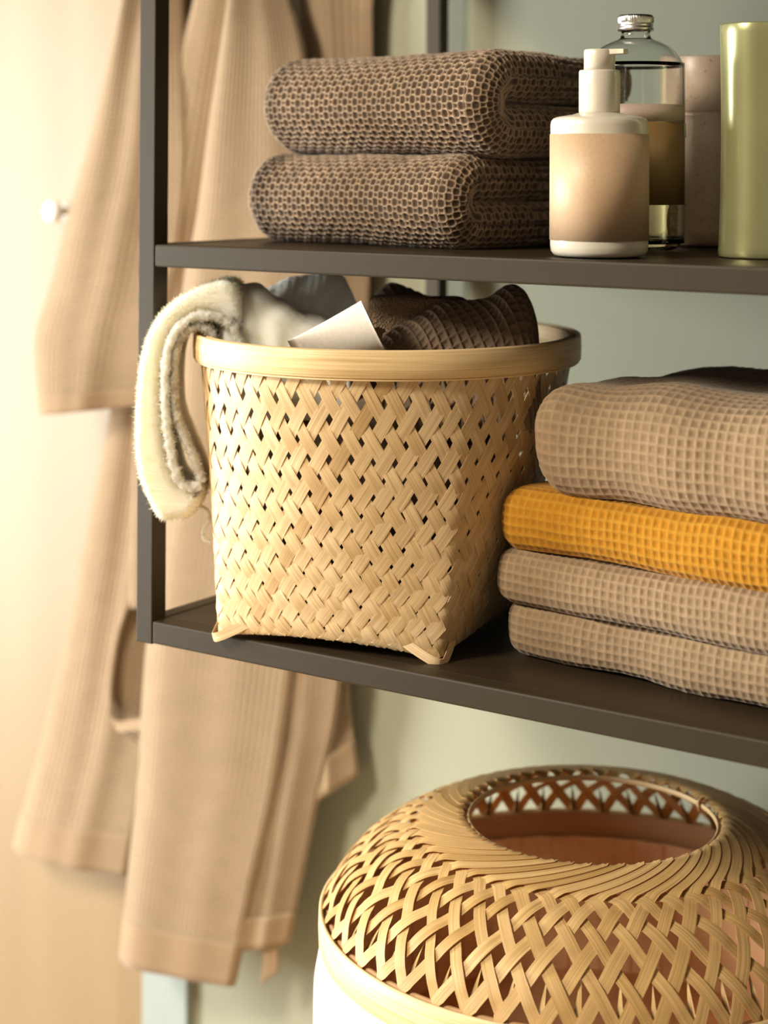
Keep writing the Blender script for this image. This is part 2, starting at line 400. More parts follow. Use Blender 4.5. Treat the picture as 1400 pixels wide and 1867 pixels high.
def cloth_solid(name, outline, origin, ax, ay, ae, length, rad, mat, parent=None, step=.0012, pitch=.007, relief=.0014, kind='net',
                wob=.002, seed=0, coarse=None, deform=None, rings=0):
    rings = rings or max(9, int(rad*1.6/step))
    """closed 2D outline (m,2) in (ax,ay) plane, swept along ae for length, with rounded ends of radius rad; woven relief along normals"""
    per = np.linalg.norm(np.diff(np.vstack([outline, outline[:1]]), axis=0), axis=1).sum()
    # dense resample with optional coarsening weight
    base = smooth_closed(outline, 4000)
    ds = per/4000
    wgt = np.ones(4000) if coarse is None else coarse(base)
    cw = np.cumsum(wgt*ds/step); nP = int(cw[-1]); nP = max(nP, 24)
    idx = np.interp(np.arange(nP)*cw[-1]/nP, np.r_[0, cw], np.arange(4001))
    bb = np.vstack([base, base[:1]])
    P2 = np.stack([np.interp(idx, np.arange(4001), bb[:, i]) for i in range(2)], 1)
    sA = idx*ds
    Tn = np.roll(base, -3, 0)-np.roll(base, 3, 0)
    # smoothed outward normal
    nrm = np.stack([Tn[:, 1], -Tn[:, 0]], 1)
    area2 = (base[:, 0]*np.roll(base[:, 1], -1)-np.roll(base[:, 0], -1)*base[:, 1]).sum()
    if area2 < 0: nrm = -nrm
    nrm /= np.linalg.norm(nrm, axis=1)[:, None]+1e-12
    nn = np.vstack([nrm, nrm[:1]])
    N2 = np.stack([np.interp(idx, np.arange(4001), nn[:, i]) for i in range(2)], 1); N2 /= np.linalg.norm(N2, axis=1)[:, None]
    # stations along the sweep
    nl = max(3, int((length-2*rad)/step))
    phi = np.linspace(PI/2, 0, rings+1)[:-1]
    e = np.r_[rad*(1-np.sin(phi)), np.linspace(rad, length-rad, nl), length-rad*(1-np.sin(phi[::-1]))]
    d = np.r_[rad*(1-np.cos(phi)), np.zeros(nl), rad*(1-np.cos(phi[::-1]))]
    slope = np.r_[np.sin(phi), np.zeros(nl), np.sin(phi[::-1])]     # how much the normal tips to the end
    sgn = np.r_[-np.ones(rings), np.zeros(nl), np.ones(rings)]
    arc = np.r_[rad*(PI/2-phi), rad*PI/2+np.linspace(0, length-2*rad, nl), rad*PI/2+length-2*rad+rad*(PI/2-phi[::-1][::1][::-1])[::1]]
    arc[-rings:] = arc[-rings-1]+rad*(PI/2-phi[::-1])
    Q = P2[:, None, :]-N2[:, None, :]*d[None, :, None]
    nvec = N2[:, None, :]*np.cos(np.arcsin(slope))[None, :, None]
    ext = slope*sgn
    ax, ay, ae = (np.asarray(v, float) for v in (ax, ay, ae))
    V = origin+Q[..., :1]*ax+Q[..., 1:]*ay+e[None, :, None]*ae
    NV = nvec[..., :1]*ax+nvec[..., 1:]*ay+ext[None, :, None]*ae
    UA = np.repeat(sA[:, None], len(e), 1); UB = np.repeat(arc[None, :], nP, 0)
    if kind == 'terry':
        h = .5+.5*vnoise(np.stack([V[..., 0], V[..., 1], V[..., 2]], -1)/pitch*2.0, seed+5)
        h = h + .6*vnoise(V/pitch*5.0, seed+9)
    else:
        wa = .10*pitch*vnoise(V/.02, seed+3)
        h = net_height(UA+wa, UB+wa, pitch, kind)*(1+.25*vnoise(V/.006, seed+8))
    V = V+NV*(h*relief)[..., None]
    if wob:
        V = V+NV*(wob*vnoise(V/.045, seed+1))[..., None]
    if deform is not None: V = deform(V)
    n2 = len(e)
    Fq = gridf(nP, n2, True, False)
    V = V.reshape(-1, 3)
    uv = np.stack([UA.ravel(), UB.ravel()], -1)
    c0 = V.reshape(nP, n2, 3)[:, 0].mean(0); c1 = V.reshape(nP, n2, 3)[:, -1].mean(0)
    o = npmesh(name, V, Fq, mat, parent, uv)
    if kind != 'terry':
        at_ = o.data.attributes.new('weave', 'FLOAT', 'POINT'); at_.data.foreach_set('value', np.clip(h, 0, 1).astype(np.float32).ravel())  # thread height; drives the recess shade painted into the colour
    # close the ends
    bm = bmesh.new(); bm.from_mesh(o.data); bm.verts.ensure_lookup_table()
    ring2 = P2-N2*rad
    tri = tessellate_polygon([[Vector((float(x), float(y), 0)) for x, y in ring2]])
    for t in tri:
        if len(set(t)) < 3: continue
        bm.faces.new([bm.verts[i*n2] for i in t]); bm.faces.new([bm.verts[i*n2+n2-1] for i in t])
    bmesh.ops.recalc_face_normals(bm, faces=bm.faces[:])
    for f in bm.faces: f.smooth = len(f.verts) == 4
    bm.to_mesh(o.data); bm.free()
    return o

def u_outline(depthL, t, gap, rin, slant=0.0):
    """C-folded layer: fold at x=0, open at x=depthL; total height 2t+gap"""
    h = 2*t+gap; R = h/2
    pts = [(depthL, h-t*.5), (depthL-t*.15, h-.1*t), (depthL-t*.5, h)]
    for x in np.linspace(depthL-.03, R*1.2, 5): pts.append((x, h))
    for a in np.linspace(80, -80, 9): pts.append((R-R*math.cos(math.radians(a))*1.0, R+R*math.sin(math.radians(a))))
    for x in np.linspace(R*1.2, depthL-.03, 5): pts.append((x, 0))
    pts += [(depthL-t*.5, 0), (depthL-t*.15, .1*t), (depthL, t*.5), (depthL-t*.15, t*.9), (depthL-t*.5, t)]
    for x in np.linspace(depthL-.03, rin+.004, 6): pts.append((x, t-.0005))
    pts.append((rin, t+gap/2))
    for x in np.linspace(rin+.004, depthL-.03, 6): pts.append((x, t+gap+.0005))
    pts += [(depthL-t*.5, t+gap), (depthL-t*.15, t+gap+.1*t)]
    return np.array(pts)
def stadium(depthL, h, sq=.55):
    pts = []
    R = h/2
    for a in np.linspace(-90, 90, 9):
        c, s = math.cos(math.radians(a)), math.sin(math.radians(a))
        pts.append((R*sq*1.6-R*sq*1.6*abs(c)**.8, R+R*np.sign(s)*abs(s)**.75))
    for x in np.linspace(R*1.6, depthL-R, 6): pts.append((x, h))
    for a in np.linspace(80, -80, 5): pts.append((depthL-R+R*math.cos(math.radians(a)), R+R*math.sin(math.radians(a))))
    for x in np.linspace(depthL-R, R*1.6, 6): pts.append((x, 0))
    return np.array(pts[::-1])

# two taupe bath towels on the upper shelf
ed = np.array([.9895, -.1445, 0]); ddir = np.array([.1445, .9895, 0]); ez = np.array([0, 0, 1.0])
def coarse_upper(b): 
    return np.where(b[:, 0] > .10, .22, np.where((b[:, 0] > .03) & (b[:, 1] > .026) & (b[:, 1] < .05), .8, 1.0))
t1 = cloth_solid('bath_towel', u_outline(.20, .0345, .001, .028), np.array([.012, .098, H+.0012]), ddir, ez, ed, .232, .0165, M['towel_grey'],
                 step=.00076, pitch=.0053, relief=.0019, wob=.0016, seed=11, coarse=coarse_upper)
tag(t1, 'lower of the two folded dark taupe net-weave towels, lying on the upper shelf', 'towel')
def lift(V):
    V = V.copy()
    return V
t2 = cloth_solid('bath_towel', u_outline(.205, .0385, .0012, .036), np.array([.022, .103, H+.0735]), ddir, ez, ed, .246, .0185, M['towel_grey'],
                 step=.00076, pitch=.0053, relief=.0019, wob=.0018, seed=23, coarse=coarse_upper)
tag(t2, 'upper of the two folded dark taupe net-weave towels, topmost on the upper shelf', 'towel')

# four waffle towels on the lower shelf
fe = np.array([.9938, -.111, 0]); fd = np.array([.111, .9938, 0])
def coarse_low(b): return np.where(b[:, 0] > .17, .15, np.where((b[:, 0] > .05), .5, 1.0))
stack = [  # left end x (px) , base z, height, mat, forward shift, label
    (.276, .077, .0008, .0405, 'towel_taupe', 'taupe waffle towel at the bottom of the lower shelf stack, resting on the board', 31),
    (.271, .070, .0405, .0400, 'towel_taupe', 'taupe waffle towel lying directly under the mustard towel', 37),
    (.275, .072, .0800, .0440, 'towel_yellow', 'mustard yellow waffle towel in the lower shelf stack', 41),
    (.308, .060, .1230, .0800, 'towel_taupe', 'thick puffy taupe waffle towel on top of the mustard towel', 47)]
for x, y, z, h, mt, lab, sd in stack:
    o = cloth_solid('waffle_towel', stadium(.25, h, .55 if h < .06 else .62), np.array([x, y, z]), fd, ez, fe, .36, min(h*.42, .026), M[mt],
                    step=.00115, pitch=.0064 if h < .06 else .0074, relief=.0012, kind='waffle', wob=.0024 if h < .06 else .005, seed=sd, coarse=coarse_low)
    tag(o, lab, 'towel')

# ------------------------------------------------------------------ woven bamboo basket
bk = empty('bamboo_basket', (.146, .102, 0), 'square-based woven bamboo basket with round rim, filled with cloths', 'basket')
CB = np.array([.1425, .1015]); CR = np.array([.1455, .1175]); SIDE = .186; PHI = math.radians(12.4)
RR = .1503; ZT = .2305; ZW = .222
cp, sp_ = math.cos(PHI), math.sin(PHI)
def rot(p): return np.stack([p[..., 0]*cp-p[..., 1]*sp_, p[..., 0]*sp_+p[..., 1]*cp], -1)
def basket_S(u, h):
    u = np.mod(u, 1.0); k = np.floor(u*4).astype(int) % 4; f = u*4-np.floor(u*4)
    s = SIDE/2; C4 = np.array([(-s, -s), (s, -s), (s, s), (-s, s)])
    sq = C4[k]*(1-f)[..., None]+C4[(k+1) % 4]*f[..., None]
    t = 2*PI*u-3*PI/4
    ci = np.stack([np.cos(t), np.sin(t)], -1)
    sq = sq*.80+ci*(SIDE*.60)*.20
    corner = np.abs(2*f-1)**2.2
    w = np.clip(h, 0, 1)**.72
    w = np.clip(w, 0, 1)[..., None]
    base = rot(sq)+CB; rim = rot(ci*RR)+CR
    xy = base*(1-w)+rim*w
    lift = .0075*(1-corner)*(1-np.clip(h, 0, 1))**2
    z = h*ZW+lift+.0012
    under = np.clip(-h, 0, 1)
    xy = xy+(CB-xy)*np.clip(under*1.0, 0, .5)[..., None]
    z = np.where(h < 0, lift+.0016, z)
    return np.concatenate([xy, z[..., None]], -1)
NB = 54; ROWS = 17.0
def z_row(r): 
    q = 23*r+14*r*r/(2*ROWS); return q/(23*ROWS+7*ROWS)
def strip_mesh(name, P, Nn, Wd, th, mat, parent, tilt=None, surf=None):
    n = len(P)
    T = np.gradient(P, axis=0); T /= np.linalg.norm(T, axis=1)[:, None]+1e-12
    B = np.cross(Nn, T); B /= np.linalg.norm(B, axis=1)[:, None]+1e-12
    if tilt is not None and surf is None:
        c = np.cos(tilt)[:, None]; s = np.sin(tilt)[:, None]
        B, Nn = B*c+Nn*s, Nn*c-B*s
    hw = (Wd/2)[:, None]; a = Nn*th/2
    if surf is None:
        el, er = P+B*hw, P-B*hw
    else:                                   # edges follow the curved surface
        fn, ua, ub, off, lo, hi = surf
        e = 2e-3; ubc = np.clip(ub, lo+e, hi-e)
        Ta = (fn(ua+e, ubc)-fn(ua-e, ubc))/(2*e); Tb = (fn(ua, ubc+e)-fn(ua, ubc-e))/(2*e)
        aa = (Ta*Ta).sum(1); bb = (Tb*Tb).sum(1); ab = (Ta*Tb).sum(1)
        BA = (B*Ta).sum(1); BB = (B*Tb).sum(1); det = aa*bb-ab*ab+1e-12
        da = (bb*BA-ab*BB)/det*Wd/2; db = (aa*BB-ab*BA)/det*Wd/2
        lift = Nn*off[:, None]
        el = fn(ua+da, np.clip(ub+db, lo, hi))+lift; er = fn(ua-da, np.clip(ub-db, lo, hi))+lift
        if tilt is not None:
            el = el+Nn*hw*np.sin(tilt)[:, None]; er = er-Nn*hw*np.sin(tilt)[:, None]
    c1 = el+a; c2 = er+a; c3 = er-a; c4 = el-a
    mid = P+a*1.3
    ring = np.stack([c1, mid, c2, c2, c3, c3, c4, c4, c1], 1)       # 9 per ring, hard edges
    V = ring.reshape(-1, 3)
    i = np.arange(n-1)[:, None]*9
    Fq = np.concatenate([np.stack([i+a_, i+a_+9, i+b_+9, i+b_], -1).reshape(-1, 4) for a_, b_ in ((0, 1), (1, 2), (3, 4), (5, 6), (7, 8))])
    L = np.r_[0, np.cumsum(np.linalg.norm(np.diff(P, axis=0), axis=1))]
    w0 = Wd.mean()
    cu = np.array([w0, w0/2, 0, 0, .0003, 0, w0, w0, w0+.0003])
    uv = np.stack([np.repeat(L, 9), np.tile(cu, n)], -1)
    return npmesh(name, V, Fq[:, ::-1].copy(), mat, parent, uv)
def surf_normal(fn, a, b, e=1e-3):
    A = fn(a+e, b)-fn(a-e, b); B = fn(a, b+e)-fn(a, b-e)
    n = np.cross(A, B); n /= np.linalg.norm(n, axis=-1)[..., None]+1e-12
    return n
def sq_wave(x): return np.sign(x)*np.abs(x)**.7
per_u = lambda h: (1-np.clip(h, 0, 1)**.72)*(SIDE*4)+np.clip(h, 0, 1)**.72*(2*PI*RR)
for fam in (1, -1):
    for i in range(NB):
        r = np.linspace(-1.2, ROWS, 74)
        h = np.where(r >= 0, z_row(np.clip(r, 0, None)), r*.09)
        jit = rng.normal(0, .05)
        u = (i+jit+fam*r/2+.04*np.sin(r*.5+rng.uniform(0, 6)))/NB
        P = basket_S(u, np.clip(h, 0.0, 1)); 
        n = surf_normal(basket_S, u, np.clip(h, .012, .995), 5e-3)
        if (n[20, :2]@(P[20, :2]-CB)) < 0: n = -n
        P = basket_S(u, h)
        n[r < 0] = n[r < 0]*.2+np.array([0, 0, -1.0])*.8; n /= np.linalg.norm(n, axis=1)[:, None]
        off = .00048*fam*sq_wave(np.cos(PI*r))*np.clip(1+r*1.5, 0, 1)+.00045*fam*0
        # pitch along the row and slope give the width
        a = per_u(h)/NB
        dz = np.gradient(P[:, 2])/np.gradient(r); ang = np.arctan2(np.abs(dz)*2+1e-6, a); ang = np.where(r < .3, math.radians(50), ang)
        Wd = a*np.sin(ang)*(.93-.26*np.clip(h*1.25, 0, 1)**1.1)*rng.normal(1, .05)
        Wd = np.clip(Wd, .004, .0125)
        strip_mesh('strip', P+n*off[:, None], n, Wd, .00042, M['bamboo'], bk, None, (basket_S, u, h, off, -.11, 1.0))
# rims
def hoop(name, R0, R1, z0, z1, c, mat, parent, n=128, rd=.0008):
    pr = [(R0, z0+rd), (R0, (z0+z1)/2), (R0, z1-rd), (R0+rd, z1), (R1-rd, z1), (R1, z1-rd), (R1+.0004, (z0+z1)/2), (R1, z0+rd), (R1-rd, z0), (R0+rd, z0)]
    return lathe(name, pr, (c[0], c[1], 0), mat, parent, n, True)
hoop('rim', RR+.0016, RR+.0052, ZT-.0205, ZT, CR, M['bamboo_rim'], bk)
hoop('rim_binding', RR+.0016, RR+.0036, ZT-.0225, ZT-.0207, CR, M['bamboo_rim'], bk, 128, .0004)
hoop('inner_rim', RR-.0052, RR-.0016, ZT-.020, ZT-.0005, CR, M['bamboo_rim'], bk)
# base board of plaited bamboo and the loops at its corners
bs_pts = rot(np.array([(-.088, -.088), (.088, -.088), (.088, .088), (-.088, .088)]))+CB
bm = bmesh.new(); vs = [bm.verts.new((p[0], p[1], .0085)) for p in bs_pts]+[bm.verts.new((p[0], p[1], .0100)) for p in bs_pts]
for f in ((3, 2, 1, 0), (4, 5, 6, 7), (0, 1, 5, 4), (1, 2, 6, 5), (2, 3, 7, 6), (3, 0, 4, 7)): bm.faces.new([vs[j] for j in f])
me = bpy.data.meshes.new('base'); bm.to_mesh(me); bm.free(); me.uv_layers.new(name='UVMap'); link('base', me, M['bamboo_in'], bk)
for k in range(4):
    s = SIDE/2
    c4 = [(-s, -s), (s, -s), (s, s), (-s, s)][k]
    d1 = np.array([-np.sign(c4[0]), 0.0]); d2 = np.array([0.0, -np.sign(c4[1])])
    loc = [np.r_[np.array(c4)*1.0+d1*.040, .020], np.r_[np.array(c4)*1.015+d1*.020, .008], np.r_[np.array(c4)*1.012+d1*.005, .0014],
           np.r_[np.array(c4)*1.012+d2*.005, .0014], np.r_[np.array(c4)*1.02+d2*.020, .012], np.r_[np.array(c4)*1.0+d2*.036, .026]]
    loc = np.array(loc); loc[:, :2] = rot(loc[:, :2])+CB
    P = smooth_path(loc, 26); cc = np.r_[CB, .02]
    n = P-cc; n[:, 2] -= .02; n /= np.linalg.norm(n, axis=1)[:, None]
    strip_mesh('corner_loop', P+n*.0012, n, np.full(26, .0070), .0006, M['bamboo'], bk)

# ------------------------------------------------------------------ cloths and things in the basket
Lx = -r0; Fz = np.array([-math.sin(TH), math.cos(TH), 0])       # to the left / away, along the floor
def plane_pts(pts, dist):
    """outline drawn on the vertical plane at this distance -> local (left, up) metres around a fixed origin"""
    o = at(352, 617, dist)
    return o, np.array([((at(x, y, dist)-o)@Lx, (at(x, y, dist)-o)[2]) for x, y in pts])
wt = empty('cream_towel', tuple(at(352, 617, 1.41)), 'fluffy cream terry towel hanging over the left rim of the bamboo basket', 'towel')
outer = [(428, 640), (424, 606), (412, 582), (390, 568), (360, 567), (330, 580), (308, 605), (296, 640), (291, 690), (291, 740), (294, 790), (300, 830), (312, 868), (330, 890), (350, 893), (369, 884),
         (368, 905), (352, 930), (335, 942), (315, 944), (292, 946), (272, 915), (254, 872), (247, 820), (246, 760), (250, 700), (258, 650), (274, 606), (300, 570), (340, 540), (388, 521), (415, 517), (432, 535), (440, 585), (442, 640)]
og, ol = plane_pts(outer, 1.405)
cloth_solid('outer_fold', ol, og, Lx, ez, Fz, .075, .0060, M['terry'], wt, step=.0016, pitch=.0075, relief=.0007, kind='terry', wob=.0022, seed=3)
inner = [(395, 640), (388, 608), (370, 592), (345, 592), (325, 606), (313, 635), (308, 680), (309, 730), (313, 780), (325, 822), (338, 858), (352, 885), (372, 882), (366, 846), (350, 806), (334, 772), (326, 738), (322, 690), (325, 660), (342, 640), (352, 628), (366, 640)]
def fat(pts): return pts
h1 = [(440, 636), (425, 596), (395, 577), (360, 576), (330, 592), (312, 622), (303, 660), (301, 710), (303, 760), (310, 815), (320, 862), (334, 884), (352, 888), (368, 884)]
h2 = [(392, 640), (384, 606), (362, 596), (340, 602), (324, 626), (317, 665), (316, 712), (320, 752), (334, 790), (350, 828), (362, 858), (369, 880)]
for hh, dd, rr in ((h1, 1.402, .0034), (h2, 1.404, .0029)):
    o = tube('fold_edge', [at(x, y, dd) for x, y in hh], rr, M['terry'], wt, 260, 18)
    co = np.array([v.co for v in o.data.vertices]); nr = np.array([v.normal for v in o.data.vertices])
    co = co+nr*(.0009*vnoise(co/.0035, 21)+.0007*vnoise(co/.0014, 22))[:, None]
    o.data.vertices.foreach_set('co', co.astype(np.float32).ravel()); o.data.update()
    og, ol = plane_pts(hh, dd+.004)
    q = smooth_path(ol, 60); T = np.gradient(q, axis=0); T /= np.linalg.norm(T, axis=1)[:, None]; nn = np.stack([-T[:, 1], T[:, 0]], 1)
    ring = np.vstack([q+nn*.0022, (q-nn*.0022)[::-1]])
    cloth_solid('inner_fold', ring, og, Lx, ez, Fz, .060, .0018, M['terry'], wt, step=.0018, pitch=.0045, relief=.0003, kind='terry', wob=.0004, seed=int(dd*1000) % 97)
def pile(src_list, parent, count, length, mat, seed):
    """loose terry fibres standing on the cloth"""
    r = np.random.default_rng(seed); Vs = []
    tot = sum(len(o.data.vertices) for o in src_list)
    for o in src_list:
        n = len(o.data.vertices); co = np.empty(n*3, np.float32); no = np.empty(n*3, np.float32)
        o.data.vertices.foreach_get('co', co); o.data.vertices.foreach_get('normal', no)
        k = r.choice(n, min(n, int(count*n/tot)), replace=False); co = co.reshape(-1, 3)[k]; no = no.reshape(-1, 3)[k]
        d = no+r.normal(0, .55, no.shape); d /= np.linalg.norm(d, axis=1)[:, None]
        s_ = np.cross(d, r.normal(size=d.shape)); s_ /= np.linalg.norm(s_, axis=1)[:, None]
        L = length*r.uniform(.5, 1.3, (len(k), 1))
        bend = r.normal(0, .4, d.shape)
        Vs.append(np.stack([co-s_*.00022, co+s_*.00022, co+(d+bend*.3)*L*.6+s_*.00018, co+(d+bend)*L], 1).reshape(-1, 3))
    V = np.vstack(Vs); i = np.arange(len(V)//4)[:, None]*4
    o = npmesh('pile', V, np.concatenate([i+np.array([[0, 1, 2]]), i+np.array([[0, 2, 3]])]), mat, parent, np.zeros((len(V), 2)), True, False)
    o['kind'] = 'stuff'
pile([c for c in wt.children if c.name.startswith(('outer_fold', 'fold_edge'))], wt, 26000, .0022, M['terry'], 5)
# loop hanging from the towel
lp = [at(x, y, 1.425) for x, y in ((362, 922), (372, 926), (380, 934), (381, 950), (374, 962), (370, 974), (374, 984), (384, 988))]
tube('hang_loop', lp, .0016, M['lining'], wt, 40, 8)

def mound(name, top, dist, back, zb, mat, parent, ns=150, nt=60, pitch=.007, relief=.0, kind='net', ripple=0.0, rk=40, seed=0, front=.03, power=1.0, noise_amp=.0015):
    """cloth heaped along a ridge: top = ridge points in the picture at this distance, falling to zb in front and behind"""
    R = smooth_path([at(x, y, dist) for x, y in top], ns)
    a = np.linspace(0, PI, nt)
    hgt = R[:, 2]-zb
    off = -np.sign(np.cos(a))*np.abs(np.cos(a))**power
    dep = np.where(off < 0, off*front, off*back)
    V = R[:, None, :]+dep[None, :, None]*Fz
    V[..., 2] = zb+hgt[:, None]*np.abs(np.sin(a))[None, :]**.8
    s = np.linspace(0, 1, ns)
    NV = -np.cos(a)[None, :, None]*Fz+np.sin(a)[None, :, None]*ez
    NV = np.repeat(NV, ns, 0)
    sl = np.r_[0, np.cumsum(np.linalg.norm(np.diff(R, axis=0), axis=1))]
    al = np.linspace(0, 1, nt)*(front+back+hgt.mean()*1.3)
    UA = np.repeat(sl[:, None], nt, 1); UB = np.repeat(al[None, :], ns, 0)
    V = V+NV*(noise_amp*vnoise(V/.02, seed))[..., None]
    if ripple: V = V+NV*(ripple*np.sin(UA*2*PI*rk+1.5*np.sin(UB*60)+2*vnoise(V/.03, seed+2)))[..., None]
    if relief:
        hh = (net_height(UA*.92+UB*.39, UB*.92-UA*.39, pitch, kind) if kind != 'terry' else .5*vnoise(V/.0028, seed+4))
        V = V+NV*(relief*hh)[..., None]
    return npmesh(name, V.reshape(-1, 3), gridf(ns, nt)[:, ::-1].copy(), mat, parent, np.stack([UA.ravel(), UB.ravel()], -1))
mound('gathered_end', [(402, 590), (412, 540), (432, 518), (470, 521), (505, 538), (545, 562), (590, 578), (625, 600), (640, 650)], 1.44, .05, .165, M['terry'], wt, 200, 90,
      ripple=.0012, rk=40, seed=5, front=.04, relief=.0007, kind='terry')
gw = mound('face_towel', [(470, 560), (483, 528), (510, 510), (545, 501), (590, 500), (622, 503), (634, 522), (650, 552), (665, 590)], 1.492, .04, .17, M['terry_white'], None, 160, 70,
           ripple=.0007, rk=34, seed=15, front=.03, relief=.0008, kind='terry')
tag(gw, 'greyish white terry face towel heaped behind the cream towel in the basket', 'towel')

# cream tube with a crimped end
tb = empty('cream_tube', tuple(at(615, 610, 1.315)), 'cream coloured tube with crimped end lying in the bamboo basket', 'tube')
e0 = at(547, 664, 1.350); e1 = at(682, 597, 1.352)
n_, k_ = 30, 40
axd = e1-e0; L_ = np.linalg.norm(axd); axd /= L_
upv = np.cross(np.cross(axd, at(525, 610, 1.335)-e0), axd); upv /= np.linalg.norm(upv); sdv = np.cross(axd, upv)
V = []
for q in np.linspace(0, 1, n_):
    e = q**.75; ra = .0245*(1-e)+.0225*e; rb = .0007*(1-e)+.0225*e
    if q < .07: rb = .0012
    for j in range(k_):
        a = 2*PI*j/k_; V.append(e0+axd*L_*q+upv*ra*math.cos(a)+sdv*rb*math.sin(a))
Fq = [tuple(f) for f in gridf(n_, k_, False, True)]+[tuple(range(k_))[::-1], tuple((n_-1)*k_+j for j in range(k_))]
npmesh('body', np.array(V), Fq, M['tube_white'], tb, None)
# porous brown pumice stone
pm = empty('pumice_stone', tuple(at(760, 590, 1.345)), 'brown porous pumice stone between the cream tube and the dark washcloth', 'pumice')
bm = bmesh.new(); bmesh.ops.create_cube(bm, size=1); bmesh.ops.bevel(bm, geom=bm.edges[:], offset=.16, segments=5, profile=.6, affect='EDGES')
bmesh.ops.subdivide_edges(bm, edges=bm.edges[:], cuts=2, use_grid_fill=True)
pc = at(764, 587, 1.405)
for v in bm.verts:
    p = np.array(v.co); p = pc-Lx*p[0]*.078+Fz*p[1]*.035+ez*p[2]*.040-ez*p[0]*.002
    p = p+.0006*vnoise(p[None]/.006, 3)[0]; v.co = p
for f in bm.faces: f.smooth = True
me = bpy.data.meshes.new('stone'); bm.to_mesh(me); bm.free(); link('stone', me, M['pumice'], pm)
# dark waffle washcloth
wc = empty('washcloth', tuple(at(850, 620, 1.31)), 'dark brown waffle washcloth bunched up inside the bamboo basket', 'washcloth')
mound('front_fold', [(688, 652), (694, 615), (715, 598), (760, 582), (800, 560), (850, 552), (890, 546), (915, 530), (935, 524), (956, 534), (972, 562), (979, 600), (975, 650)], 1.388, .05, .165, M['cloth_dark'], wc, 420, 230,
      pitch=.0072, relief=.0022, kind='waffle', seed=25, front=.034, noise_amp=.002)
mound('back_fold', [(672, 600), (680, 545), (697, 524), (716, 518), (740, 526), (780, 541), (830, 548), (880, 556), (920, 600)], 1.46, .03, .175, M['cloth_dark'], wc, 160, 60,
      pitch=.0072, relief=.0016, kind='waffle', seed=28, front=.018, noise_amp=.001)
for i, dx in enumerate((0, 5, 10)):
    tube('hem', [at(x+dx, y+i*2, 1.352+.002*i) for x, y in ((692, 598), (685, 603), (683, 620), (687, 634), (694, 655))], .0016, M['towel_taupe'], wc, 24, 8)
# dark stuffing cloth low inside the basket
lw = bmesh.new(); bmesh.ops.create_uvsphere(lw, u_segments=40, v_segments=20, radius=1)
for v in lw.verts:
    p = np.array(v.co); p = np.array([CR[0]+p[0]*.112, CR[1]+p[1]*.112, .100+p[2]*.085]); p = p+.004*vnoise(p[None]/.03, 8)[0]*np.array(v.co); v.co = p
for f in lw.faces: f.smooth = True
me = bpy.data.meshes.new('bundled_cloth'); lw.to_mesh(me); lw.free(); me.uv_layers.new(name='UVMap')
bc = link('bundled_cloth', me, M['cloth_dark']); tag(bc, 'dark cloth bundle glimpsed through the gaps of the bamboo basket', 'cloth')

# ------------------------------------------------------------------ toiletries on the upper shelf
def px_scale(d): return d/F
pc = on_z(1092, 467.5, H); d = depth(pc); k = d/F
pb = empty('pump_bottle', (pc[0], pc[1], H), 'ivory pump bottle with a peach band standing in front of the glass bottle', 'bottle')
R = 89.0*k
zz = lambda y: (467.5-y)*k
lathe('body', [(0, .0002), (R*.80, .0002), (R*.93, .0012), (R*.985, .004), (R, .008), (R, zz(228)), (R*.985, zz(221)), (R*.94, zz(216)), (R*.84, zz(213)), (R*.55, zz(209)), (R*.40, zz(205)), (0, zz(204))], (pc[0], pc[1], H), M['plastic'], pb, 72)
lathe('label', [(R+.0001, zz(437)), (R+.0005, zz(437)), (R+.0005, zz(245)), (R+.0001, zz(245))], (pc[0], pc[1], H), M['label_peach'], pb, 96, True)['label'] = 'plain peach band'
r1 = 37.5*k
lathe('collar', [(0, zz(206)), (r1*.97, zz(206)), (r1, zz(204)), (r1, zz(131)), (r1*.96, zz(128)), (0, zz(127.5))], (pc[0], pc[1], H), M['plastic'], pb, 48)
r2_ = 28.5*k
lathe('pump_head', [(0, zz(128)), (r2_, zz(128)), (r2_, zz(93)), (r2_*.94, zz(90)), (0, zz(89.5))], (pc[0], pc[1], H), M['plastic'], pb, 48)
sdir = (r0*.80-Fz*.6); sd = np.cross(ez, sdir); sp0 = np.array([pc[0], pc[1], H])
V = []
for q, hw, zt, zb2 in ((0, 12*k, zz(90), zz(101)), (1, 9*k, zz(90.5), zz(99.5))):
    c = sp0+sdir*(q*55*k)
    for (s, z) in ((-1, zb2), (1, zb2), (1, zt), (-1, zt)): V.append(c+sd*s*hw+ez*z)
sp = npmesh('spout', np.array(V), [(0, 1, 2, 3), (7, 6, 5, 4), (0, 4, 5, 1), (1, 5, 6, 2), (2, 6, 7, 3), (3, 7, 4, 0)], M['plastic'], pb, None, False)
bv = sp.modifiers.new('b', 'BEVEL'); bv.width = .0006; bv.segments = 2

# clear glass bottle with amber content
gc = on_z(1158, 456.5, H); d = depth(gc); k = d/F; Rg = 89*k
gb = empty('glass_bottle', (gc[0], gc[1], H), 'clear glass bottle with silver screw cap, brown label and amber liquid', 'bottle')
zz = lambda y: (456.5-y)*k
op = [(0, .0005), (Rg*.70, .0005), (Rg*.90, .004), (Rg*.98, .010), (Rg, .016), (Rg, zz(140)), (Rg*.98, zz(124)), (Rg*.90, zz(105)), (Rg*.74, zz(88)), (Rg*.52, zz(77)), (Rg*.34, zz(71)), (Rg*.30, zz(66)), (Rg*.29, zz(55))]
def dense(prof, n=70): return [tuple(p) for p in smooth_path(prof, n)]
opd = dense(op); ip = [(max(r-.0016, 0.0), z+(.0016 if z < .01 else 0)) for r, z in opd][::-1]
ip = [(r, max(z, .0021)) for r, z in ip]
lathe('glass_body', opd+ip, (gc[0], gc[1], H), M['glass'], gb, 72)
zl = zz(222)
